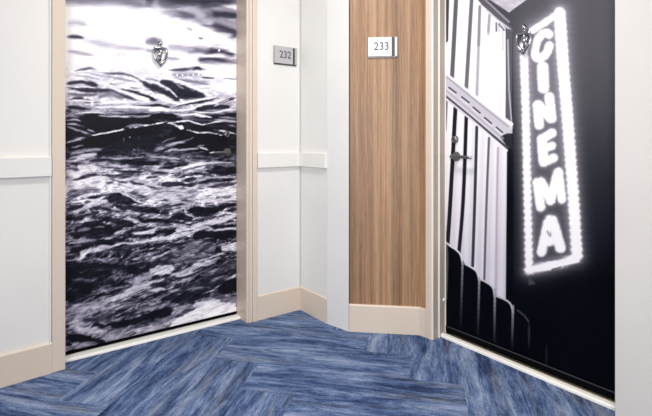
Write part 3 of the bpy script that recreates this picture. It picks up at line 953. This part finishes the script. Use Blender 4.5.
# ------------------------------------------------------------------ floor: carpet planks laid in herringbone
def build_floor():
    ea = Vector((0.978, -0.208, 0)); eb = Vector((0.208, 0.978, 0))
    w, n = 0.235, 4
    a0, b0 = -0.776, 2.125
    bm = bmesh.new(); uvl = bm.loops.layers.uv.new('plank')
    R = 24
    seen = set()
    rng = random.Random(3)
    for i in range(-R, R):
        for j in range(-R - 6, 14):
            k = (i + j + 1) % (2 * n)
            if k < n:   # plank along a
                key = ('a', i - k, j); L, W_ = n, 1
            else:
                key = ('b', i, j - (k - n)); L, W_ = 1, n
            if key in seen: continue
            seen.add(key)
            pa_ = a0 + key[1] * w; pb_ = b0 + key[2] * w
            q = [(pa_, pb_), (pa_ + L * w, pb_), (pa_ + L * w, pb_ + W_ * w), (pa_, pb_ + W_ * w)]
            vs = [bm.verts.new(ea * x + eb * y) for x, y in q]
            f = bm.faces.new(vs)
            ou, ov = rng.uniform(0, 60), rng.uniform(0, 60)
            for lp, (x, y) in zip(f.loops, q):
                if key[0] == 'a': lp[uvl].uv = (x - pa_ + ou, y - pb_ + ov)
                else: lp[uvl].uv = (y - pb_ + ou, x - pa_ + ov)
    o = obj('floor', bm, M_CARPET, None, origin=Vector((0, 0, 0)))
    o['kind'] = 'structure'; o['label'] = 'blue streaked carpet laid in herringbone planks'
    return o
build_floor()

# ------------------------------------------------------------------ ocean-door wall (W1)
D1 = 0.135                                    # how deep door 1's face sits
s_dr = W1.s_at(236.8, D1)                    # right jamb
s_dl = W1.s_at(65.6)                         # left edge of the opening, on the wall face
s_cas_l = WL.s_at(52.2)
s_cas_r = 0.0                                # outer edge of the right casing
TH = 0.03
LEFT = -3.6
DH = 2.04                                    # opening height
RT, RB = 0.992, 0.905                           # chair rail

bm = bmesh.new()
box(bm, WL, LEFT, -0.012, 0.012, 0.16, 0, CEIL)
struct('wall_left', bm, M_WALL, 'white wall panel beside the ocean door')
bm = bmesh.new()
box(bm, W1, s_dl - 0.012, s_dr + 0.012, 0.012, 0.16, DH + 0.05, CEIL)
struct('wall_above_ocean_door', bm, M_WALL)
M_WALLA = paint('white_wall_paint_bright', (222, 221, 219), 0.6)
bm = bmesh.new()
box(bm, W1, s_dr + 0.012, sK + 0.0, 0.006, 0.16, 0, CEIL)
struct('wall_middle', bm, M_WALLA, 'white wall panel with the grey 232 sign')
bm = bmesh.new()
box(bm, WB, -0.16, WB.s_at(328), 0.006, 0.16, 0, CEIL)
struct('wall_return', bm, M_WALLA, 'short white return wall in the corner')

# baseboards
def baseboard(name, fr, s0, s1, h, d=-0.0, t=0.02, label=None):
    bm = bmesh.new()
    extrude_profile(bm, fr, s0, s1, [(0.03, 0.0), (-t, 0.0), (-t, h - 0.006), (-t + 0.006, h), (0.03, h)])
    return struct(name, bm, M_BASE, label)
baseboard('baseboard_left', WL, LEFT, s_cas_l, 0.141, t=0.0005, label='beige baseboard of the wall beside the ocean door')
baseboard('baseboard_middle', W1, s_cas_r, sK + 0.005, 0.147, t=0.0005, label='beige baseboard under the grey 232 sign')
baseboard('baseboard_return', WB, -0.01, WB.s_at(327), 0.147, t=0.0005, label='beige baseboard of the short corner wall')

# chair rails
def rail(name, fr, s0, s1, label):
    bm = bmesh.new()
    box(bm, fr, s0, s1, -0.014, 0.03, RB, RT, 0.002)
    return struct(name, bm, M_RAIL, label)
rail('trim_1', WL, LEFT, s_cas_l - 0.004, 'white chair rail beside the ocean door')
rail('trim_2', W1, s_cas_r + 0.002, sK, 'white chair rail under the grey 232 sign')
rail('trim_3', WB, 0.0, WB.s_at(327.0), 'white chair rail of the short corner wall')
# thin vertical bead where the left panel meets the casing
bm = bmesh.new(); box(bm, WL, s_cas_l - 0.010, s_cas_l - 0.002, 0.004, 0.03, 0.141, CEIL, 0.002)
struct('trim_4', bm, M_WALL)

# door 1 frame: casings, jambs, head
bm = bmesh.new()
box(bm, WL, s_cas_l, 0.0, -0.001, D1 - 0.01, 0, DH + 0.07, 0.003)
struct('door_frame_1', bm, M_CASE, 'beige casing at the hinge side of the ocean door')
s_jr = W1.s_at(246.6)
bm = bmesh.new()
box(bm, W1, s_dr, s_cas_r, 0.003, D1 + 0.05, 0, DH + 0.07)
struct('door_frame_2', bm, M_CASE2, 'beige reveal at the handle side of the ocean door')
bm = bmesh.new()
box(bm, W1, s_dr - 0.003, s_dr + 0.010, 0.0, 0.013, 0, DH + 0.07, 0.003)
box(bm, W1, s_dr + 0.016, s_dr + 0.034, -0.003, 0.01, 0, DH + 0.07, 0.002)
box(bm, W1, s_dr + 0.036, s_cas_r, -0.007, 0.01, 0, DH + 0.07, 0.003)
struct('door_frame_8', bm, M_CASE, 'moulded beige casing between the ocean door and the 232 sign')
bm = bmesh.new(); box(bm, W1, s_dl, s_dr, -0.001, D1 + 0.05, DH, DH + 0.07, 0.003)
struct('door_frame_3', bm, M_CASE)
# threshold
bm = bmesh.new()
extrude_profile(bm, W1, s_dl, s_dr, [(0.086, 0.0), (0.086, 0.008), (0.092, 0.013), (D1 + 0.06, 0.017), (D1 + 0.06, 0)])
struct('door_sill_1', bm, M_SILL, 'pale threshold strip under the ocean door')

# ---- door 1
M_OCEAN = print_mat('ocean_photo_print', 0.42)
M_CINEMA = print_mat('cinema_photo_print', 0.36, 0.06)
org1 = W1.p(s_dl, D1, 0)
door1 = thing('door_1', 'door covered with a black and white photo print of ocean waves', 'door', org1, 0, kind='structure')
def child_box(name, fr, s0, s1, d0, d1, z0, z1, mat, parent, origin, bev=0.0):
    bm = bmesh.new(); box(bm, fr, s0, s1, d0, d1, z0, z1, bev)
    return obj(name, bm, mat, parent, origin=origin)
child_box('leaf', W1, s_dl + 0.003, s_dr - 0.003, D1 + 0.001, D1 + 0.045, 0.026, DH - 0.003, M_LEAF, door1, org1)
mural('photo_print', W1, D1, s_dl + 0.001, s_dr - 0.002, 0.033, DH - 0.004, 0.0034, 0.0040, paint_ocean, M_OCEAN, door1, org1)
child_box('door_sweep', W1, s_dl + 0.003, s_dr - 0.003, D1 - 0.004, D1 + 0.03, 0.018, 0.033, M_BLACK, door1, org1)

def lift(fr, s, d, z, origin):
    """matrix taking hardware space (x along the door, y out of it, z up) to the door's space"""
    e, n = fr.e, -fr.n
    m = Matrix((( e.x, n.x, 0, 0), (e.y, n.y, 0, 0), (0, 0, 1, 0), (0, 0, 0, 1)))
    q = fr.p(s, d, z) - origin
    m.translation = q
    return m

def hw(name, bm, mat, parent, mtx=None):
    if mtx is not None: bmesh.ops.transform(bm, matrix=mtx, verts=bm.verts[:])
    o = obj(name, bm, mat, parent, smooth=True)
    return o

def lever_set(door, fr, d, s, z, direction, origin):
    m = lift(fr, s, d, z, origin)
    bm = bmesh.new(); lathe(bm, (0, 0, 0), (0, 1, 0), [(0.026, 0), (0.026, 0.006), (0.023, 0.010), (0.012, 0.012), (0.012, 0.012)], 28)
    rose = hw('handle_rose', bm, M_CHROME, door, m)
    bm = bmesh.new(); D = direction
    tube(bm, [(0, 0.008, 0), (0, 0.038, 0), (D * 0.004, 0.048, 0), (D * 0.014, 0.052, 0), (D * 0.05, 0.053, 0.001), (D * 0.10, 0.052, 0), (D * 0.118, 0.050, -0.001), (D * 0.128, 0.044, -0.002)],
         [0.010, 0.010, 0.0105, 0.0105, 0.009, 0.008, 0.008, 0.006], 14)
    hw('lever', bm, M_CHROME, rose, m)

def deadbolt(door, fr, d, s, z, origin):
    m = lift(fr, s, d, z, origin)
    bm = bmesh.new(); lathe(bm, (0, 0, 0), (0, 1, 0), [(0.021, 0), (0.021, 0.006), (0.017, 0.014), (0.013, 0.016), (0.012, 0.013), (0.0, 0.013)], 28)
    dbt = hw('deadbolt', bm, M_CHROME, door, m)
    bm = bmesh.new(); box(bm, LOC, -0.0016, 0.0016, 0.013, 0.0145, -0.007, 0.007)
    hw('keyhole', bm, M_BLACK, dbt, m)

def knocker(door, fr, d, s, z, origin):
    """z is the middle of the knocker; about 14 cm tall"""
    m = lift(fr, s, d, z, origin)
    # back plate: a shield that narrows to a point
    bm = bmesh.new()
    pr = [(-0.020, 0.034), (-0.026, 0.020), (-0.022, -0.008), (-0.014, -0.036), (0, -0.066), (0.014, -0.036), (0.022, -0.008), (0.026, 0.020), (0.020, 0.034)]
    a = [bm.verts.new((x * 0.62, 0.0, zz)) for x, zz in pr]; b = [bm.verts.new((x * 0.55, 0.005, zz * 0.97)) for x, zz in pr]
    bm.faces.new(a); bm.faces.new(b)
    for i in range(len(pr)): bm.faces.new((a[i], a[(i + 1) % len(pr)], b[(i + 1) % len(pr)], b[i]))
    kn = hw('knocker', bm, M_PEWTER, door, m)
    # finial on top with its little urn neck
    bm = bmesh.new(); lathe(bm, (0, 0.010, 0.030), (0, 0, 1), [(0.013, 0), (0.014, 0.005), (0.008, 0.010), (0.008, 0.014), (0.012, 0.020), (0.0125, 0.028), (0.009, 0.036), (0.005, 0.041), (0.0, 0.044)], 18)
    hw('finial', bm, M_PEWTER, kn, m)
    # hinge bar
    bm = bmesh.new(); tube(bm, [(-0.034, 0.016, 0.026), (-0.026, 0.016, 0.028), (0, 0.017, 0.030), (0.026, 0.016, 0.028), (0.034, 0.016, 0.026)], [0.007, 0.0085, 0.0085, 0.0085, 0.007], 12)
    hw('hinge_bar', bm, M_PEWTER, kn, m)
    # heart-shaped swinging ring
    half = smooth_pts([(0.030, 0.027), (0.0345, 0.010), (0.0325, -0.012), (0.024, -0.034), (0.011, -0.048), (0.0, -0.054)], 4)
    ring = [(-x, 0.018, zz) for x, zz in half] + [(x, 0.018, zz) for x, zz in half[-2::-1]]
    nr = len(ring)
    rr = [0.0056 + 0.0034 * (1 - abs(-1 + 2 * k / (nr - 1))) for k in range(nr)]
    bm = bmesh.new(); tube(bm, ring, rr, 12)
    hw('ring', bm, M_PEWTER, kn, m)
    # drop at the foot
    bm = bmesh.new(); lathe(bm, (0, 0.016, -0.048), (0, 0, -1), [(0.004, -0.004), (0.010, 0.0), (0.012, 0.006), (0.009, 0.014), (0.003, 0.022), (0, 0.024)], 16)
    hw('drop', bm, M_PEWTER, kn, m)
    # leaf ornament inside, with dark viewer
    bm = bmesh.new(); tube(bm, [(0, 0.008, 0.026), (0, 0.011, 0.008), (0, 0.010, -0.012), (0, 0.007, -0.03)], [0.006, 0.011, 0.008, 0.003], 12)
    tube(bm, [(-0.008, 0.008, 0.024), (-0.013, 0.010, 0.008), (-0.007, 0.008, -0.014)], [0.003, 0.005, 0.002], 10)
    tube(bm, [(0.008, 0.008, 0.024), (0.013, 0.010, 0.008), (0.007, 0.008, -0.014)], [0.003, 0.005, 0.002], 10)
    hw('leaf_ornament', bm, M_PEWTER, kn, m)
    bm = bmesh.new(); lathe(bm, (0, 0.008, -0.032), (0, 1, 0), [(0.007, 0), (0.007, 0.004), (0.005, 0.005), (0, 0.0045)], 16)
    hw('viewer', bm, M_DARKMET, kn, m)

s_h = W1.s_at(226.8, D1); 
lever_set(door1, W1, D1, s_h, W1.z_at(226.8, 152.2, D1), -1, org1)
deadbolt(door1, W1, D1, W1.s_at(226.4, D1), W1.z_at(226.4, 134.6, D1), org1)
knocker(door1, W1, D1, W1.s_at(159.4, D1), W1.z_at(159.4, 54.0, D1), org1)

# ------------------------------------------------------------------ white pilaster and oak panel
bm = bmesh.new()
sP = (pb - pa).length
prism(bm, [pa, pb, pb + WC.n * 0.16, pa + WB.n * 0.12 + WB.e * 0.02], 0, CEIL)
struct('pillar_white', bm, M_PIL, 'narrow white vertical strip beside the oak panel')

def wood_wall():
    """oak veneer wall: main face and its short return towards the cinema door"""
    bm = bmesh.new(); uvl = bm.loops.layers.uv.new('grain')
    g = 0.006
    q = [WC.p(g, 0.014), WC.p(sC1, 0.014), WD.p(0.0, 0.012)]
    back = [WD.p(0.0, 0.12), WC.p(sC1, 0.16), WC.p(g, 0.16)]
    pl = q + back
    acc = [0]
    for a, b in zip(pl, pl[1:] + pl[:1]): acc.append(acc[-1] + (b - a).length)
    lo = [bm.verts.new((p.x, p.y, 0)) for p in pl]; hi = [bm.verts.new((p.x, p.y, CEIL)) for p in pl]
    n = len(pl)
    for i in range(n):
        f = bm.faces.new((lo[i], lo[(i + 1) % n], hi[(i + 1) % n], hi[i]))
        for lp, uvv in zip(f.loops, ((acc[i], 0), (acc[i + 1], 0), (acc[i + 1], CEIL), (acc[i], CEIL))): lp[uvl].uv = uvv
    bm.faces.new(lo[::-1]); bm.faces.new(hi)
    return struct('wall_center', bm, M_WOOD, 'oak veneer wall panel with the white 233 sign')
wood_wall()
M_GAP = paint('shadow_gap', (70, 62, 56), 0.8)
bm = bmesh.new(); box(bm, WC, 0.0, 0.01, 0.018, 0.12, 0, CEIL)
struct('trim_5', bm, M_GAP)
# baseboard of the oak wall with its mitred return
def base_center():
    bm = bmesh.new(); h = 0.152; c = 0.006
    out = [WC.p(0.002, 0.0), WC.p(sC1, 0.0), WD.p(0.0, 0.0)]
    inn = [WC.p(0.002, 0.03), WC.p(sC1, 0.03), WD.p(0.0, 0.03)]
    mid = [WC.p(0.002, c), WC.p(sC1, c), WD.p(0.0, c)]
    rings = []
    for i in range(3):
        r = [(inn[i], 0), (out[i], 0), (out[i], h - c), (mid[i], h), (inn[i], h)]
        rings.append([bm.verts.new((p.x, p.y, z)) for p, z in r])
    for r0, r1 in zip(rings, rings[1:]):
        for k in range(5): bm.faces.new((r0[k], r1[k], r1[(k + 1) % 5], r0[(k + 1) % 5]))
    bm.faces.new(rings[0]); bm.faces.new(rings[-1][::-1])
    return struct('baseboard_center', bm, M_BASE, 'beige baseboard under the oak panel')
base_center()

# ------------------------------------------------------------------ cinema-door wall (WD)
D2 = 0.115
s2l = WD.s_at(445.8, D2)                     # hinge... left edge of the visible print
s2r = WD.s_at(614.6)                         # right side of the opening on the wall face
s2f = WD.s_at(433.2)                         # casing's inner edge on the wall face
bm = bmesh.new()
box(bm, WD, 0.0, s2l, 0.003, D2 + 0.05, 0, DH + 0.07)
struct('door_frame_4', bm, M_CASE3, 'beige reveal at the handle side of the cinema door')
bm = bmesh.new()
box(bm, WD, 0.0, s2f - 0.010, -0.005, 0.01, 0, DH + 0.07, 0.003)
struct('door_frame_9', bm, M_CASE, 'beige casing between the oak panel and the cinema door')
bm = bmesh.new()
box(bm, WD, s2l - 0.010, s2l + 0.0035, 0.0, 0.012, 0, DH + 0.07, 0.003)
box(bm, WD, s2l - 0.004, s2l + 0.007, 0.052, 0.060, 0, DH, 0.002)
box(bm, WD, s2l - 0.004, s2l + 0.004, D2 - 0.008, D2 - 0.001, 0, DH, 0.0015)
struct('door_frame_5', bm, M_BEAD, 'pale edge beads of the cinema door jamb')
bm = bmesh.new(); box(bm, WD, s2l, s2r + 0.2, 0.0, D2 + 0.05, DH, DH + 0.07, 0.003)
struct('door_frame_6', bm, M_CASE)
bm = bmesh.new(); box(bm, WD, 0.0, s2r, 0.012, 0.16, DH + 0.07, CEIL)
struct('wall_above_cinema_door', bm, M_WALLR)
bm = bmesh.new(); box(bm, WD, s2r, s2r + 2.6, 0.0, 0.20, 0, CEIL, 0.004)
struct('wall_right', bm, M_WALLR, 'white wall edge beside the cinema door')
bm = bmesh.new()
extrude_profile(bm, WD, s2l - 0.004, s2r, [(0.071, 0.0), (0.071, 0.010), (0.077, 0.015), (0.097, 0.017), (0.097, 0)])
struct('door_sill_2', bm, M_SILL, 'pale threshold strip under the cinema door')
bm = bmesh.new()
extrude_profile(bm, WD, s2l - 0.004, s2r, [(0.0971, 0.0), (0.0971, 0.016), (0.102, 0.019), (0.107, 0.016), (D2 + 0.06, 0.012), (D2 + 0.06, 0)])
struct('door_sill_3', bm, M_BRASS, 'dull metal strip along the cinema door threshold')

org2 = WD.p(s2l, D2, 0)
door2 = thing('door_2', 'door covered with a dark photo print of a glowing CINEMA sign', 'door', org2, 0, kind='structure')
s2e = s2r + 0.12
child_box('leaf', WD, s2l + 0.003, s2e, D2 + 0.001, D2 + 0.045, 0.026, DH - 0.003, M_LEAF, door2, org2)
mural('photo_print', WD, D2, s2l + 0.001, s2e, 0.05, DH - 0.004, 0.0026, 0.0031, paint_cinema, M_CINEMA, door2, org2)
swp = child_box('door_sweep', WD, s2l + 0.003, s2e, D2 - 0.007, D2 + 0.03, 0.021, 0.054, M_BLACK, door2, org2, 0.002)
M_LIP = paint('dark_grey_lip', (58, 56, 60), 0.5)
child_box('sweep_lip', WD, s2l + 0.003, s2e, D2 - 0.0085, D2 - 0.004, 0.051, 0.0545, M_LIP, swp, org2)
lever_set(door2, WD, D2, WD.s_at(456.6, D2), WD.z_at(456.6, 156.4, D2), 1, org2)
deadbolt(door2, WD, D2, WD.s_at(455.4, D2), WD.z_at(455.4, 139.4, D2), org2)
knocker(door2, WD, D2, WD.s_at(525.4, D2), WD.z_at(525.4, 40.0, D2), org2)
# small bumper on the jamb
bm = bmesh.new(); lathe(bm, WD.p(s2l - 0.002, D2 - 0.016, WD.z_at(445.0, 299, D2)), WD.e, [(0.010, 0), (0.010, 0.004), (0.007, 0.008), (0, 0.009)], 16)
o = struct('door_frame_7', bm, M_RAIL, 'small white bumper on the jamb of the cinema door', True)

# ------------------------------------------------------------------ room number signs
def number_sign(text, label, fr, px_c, z_c, d, face):
    n = -fr.n
    rot = math.atan2(fr.e.y, fr.e.x)
    s = fr.s_at(px_c, d)
    q = fr.p(s, d, z_c)
    t = thing('room_number_sign', label, 'sign', q, rot, 'room number signs beside the doors')
    # local space: x along the wall, -y out of the wall
    bm = bmesh.new(); box(bm, LOC, -0.080, 0.080, -0.006, 0.0, -0.056, 0.056, 0.001)
    obj('back_plate', bm, M_DARKMET, t)
    bm = bmesh.new(); box(bm, LOC, -0.080, 0.050, -0.016, -0.006, -0.049, 0.056, 0.0015)
    fp = obj('face_plate', bm, face, t)
    bm = bmesh.new(); box(bm, LOC, 0.067, 0.080, -0.016, -0.006, -0.049, 0.056, 0.0015)
    obj('end_strip', bm, face, t)
    bm = bmesh.new(); box(bm, LOC, 0.050, 0.067, -0.0075, -0.006, -0.050, 0.056)
    obj('channel', bm, M_SLOT, t)
    cu = bpy.data.curves.new('digits', 'FONT'); cu.body = text; cu.size = 0.062; cu.align_x = 'CENTER'; cu.align_y = 'CENTER'; cu.extrude = 0.0006; cu.offset = 0.0004
    tmp = bpy.data.objects.new('digits', cu); C.objects.link(tmp)
    me = bpy.data.meshes.new_from_object(tmp.evaluated_get(bpy.context.evaluated_depsgraph_get()))
    bpy.data.objects.remove(tmp)
    me.transform(Matrix.Translation((-0.006, -0.0168, 0.004)) @ Matrix.Rotation(math.pi / 2, 4, 'X') @ Matrix.Scale(0.92, 4, (1, 0, 0)))
    me.materials.clear(); me.materials.append(M_DIGIT)
    o = bpy.data.objects.new('digits', me); C.objects.link(o); o.parent = fp
    return t
number_sign('232', 'grey room number sign reading 232 on the white wall', W1, 284.8, W1.z_at(284.8, 56.0, 0.0), 0.006, M_SIGNG)
number_sign('233', 'white room number sign reading 233 on the oak panel', WC, 382.6, WC.z_at(382.6, 47.3, 0.0), 0.014, M_SIGN)

# ------------------------------------------------------------------ ceiling
bm = bmesh.new()
pts = [W1.p(LEFT), W1.p(LEFT) + V * 0.3, W1.p(sK) + V * 0.3 + U * 0.3, WD.p(2.9) + U * 0.3, Vector((1.8, -2.2, 0)), Vector((-3.2, -2.2, 0))]
prism(bm, pts, CEIL, CEIL + 0.05)
struct('ceiling', bm, M_CEIL)

# ------------------------------------------------------------------ light
def area(name, loc, size, power, rot=(0, 0, 0), col=(1, 1, 1), sy=None):
    l = bpy.data.lights.new(name, 'AREA'); l.energy = power; l.size = size; l.color = col
    if sy: l.shape = 'RECTANGLE'; l.size_y = sy
    o = bpy.data.objects.new(name, l); C.objects.link(o); o.location = loc; o.rotation_euler = rot
    return o
area('ceiling_lamp_near', (0.0, 1.55, CEIL - 0.03), 0.4, 29, col=(1.0, 0.965, 0.92))
area('ceiling_lamp_back', (0.0, -0.9, CEIL - 0.03), 1.8, 14, col=(1.0, 0.965, 0.92))

fl = area('camera_fill', (-0.30, -1.0, 1.45), 0.9, 22, col=(1.0, 0.965, 0.92))  # unseen fill light added behind the camera to brighten the corner
fl.data.spread = math.radians(100)
fl.rotation_euler = (Vector((0.2, 2.4, 0.75)) - fl.location).to_track_quat('-Z', 'Y').to_euler()
w = bpy.data.worlds.new('World'); scene.world = w; w.use_nodes = True
bg = w.node_tree.nodes['Background']; bg.inputs[0].default_value = (1.0, 0.975, 0.94, 1); bg.inputs[1].default_value = 0.8

# ------------------------------------------------------------------ camera
cam = bpy.data.cameras.new('camera'); co = bpy.data.objects.new('camera', cam); C.objects.link(co)
cam.lens = F / 652.0 * 36.0; cam.sensor_width = 36; cam.sensor_fit = 'HORIZONTAL'
cam.shift_x = 0.0
cam.shift_y = -(208.0 - HY) / 652.0
co.location = (0, 0, CAMH); co.rotation_euler = (math.pi / 2, 0, 0)
cam.clip_start = 0.02
scene.camera = co
scene.view_settings.view_transform = 'Standard'
scene.view_settings.look = 'None'
scene.view_settings.exposure = 0.0
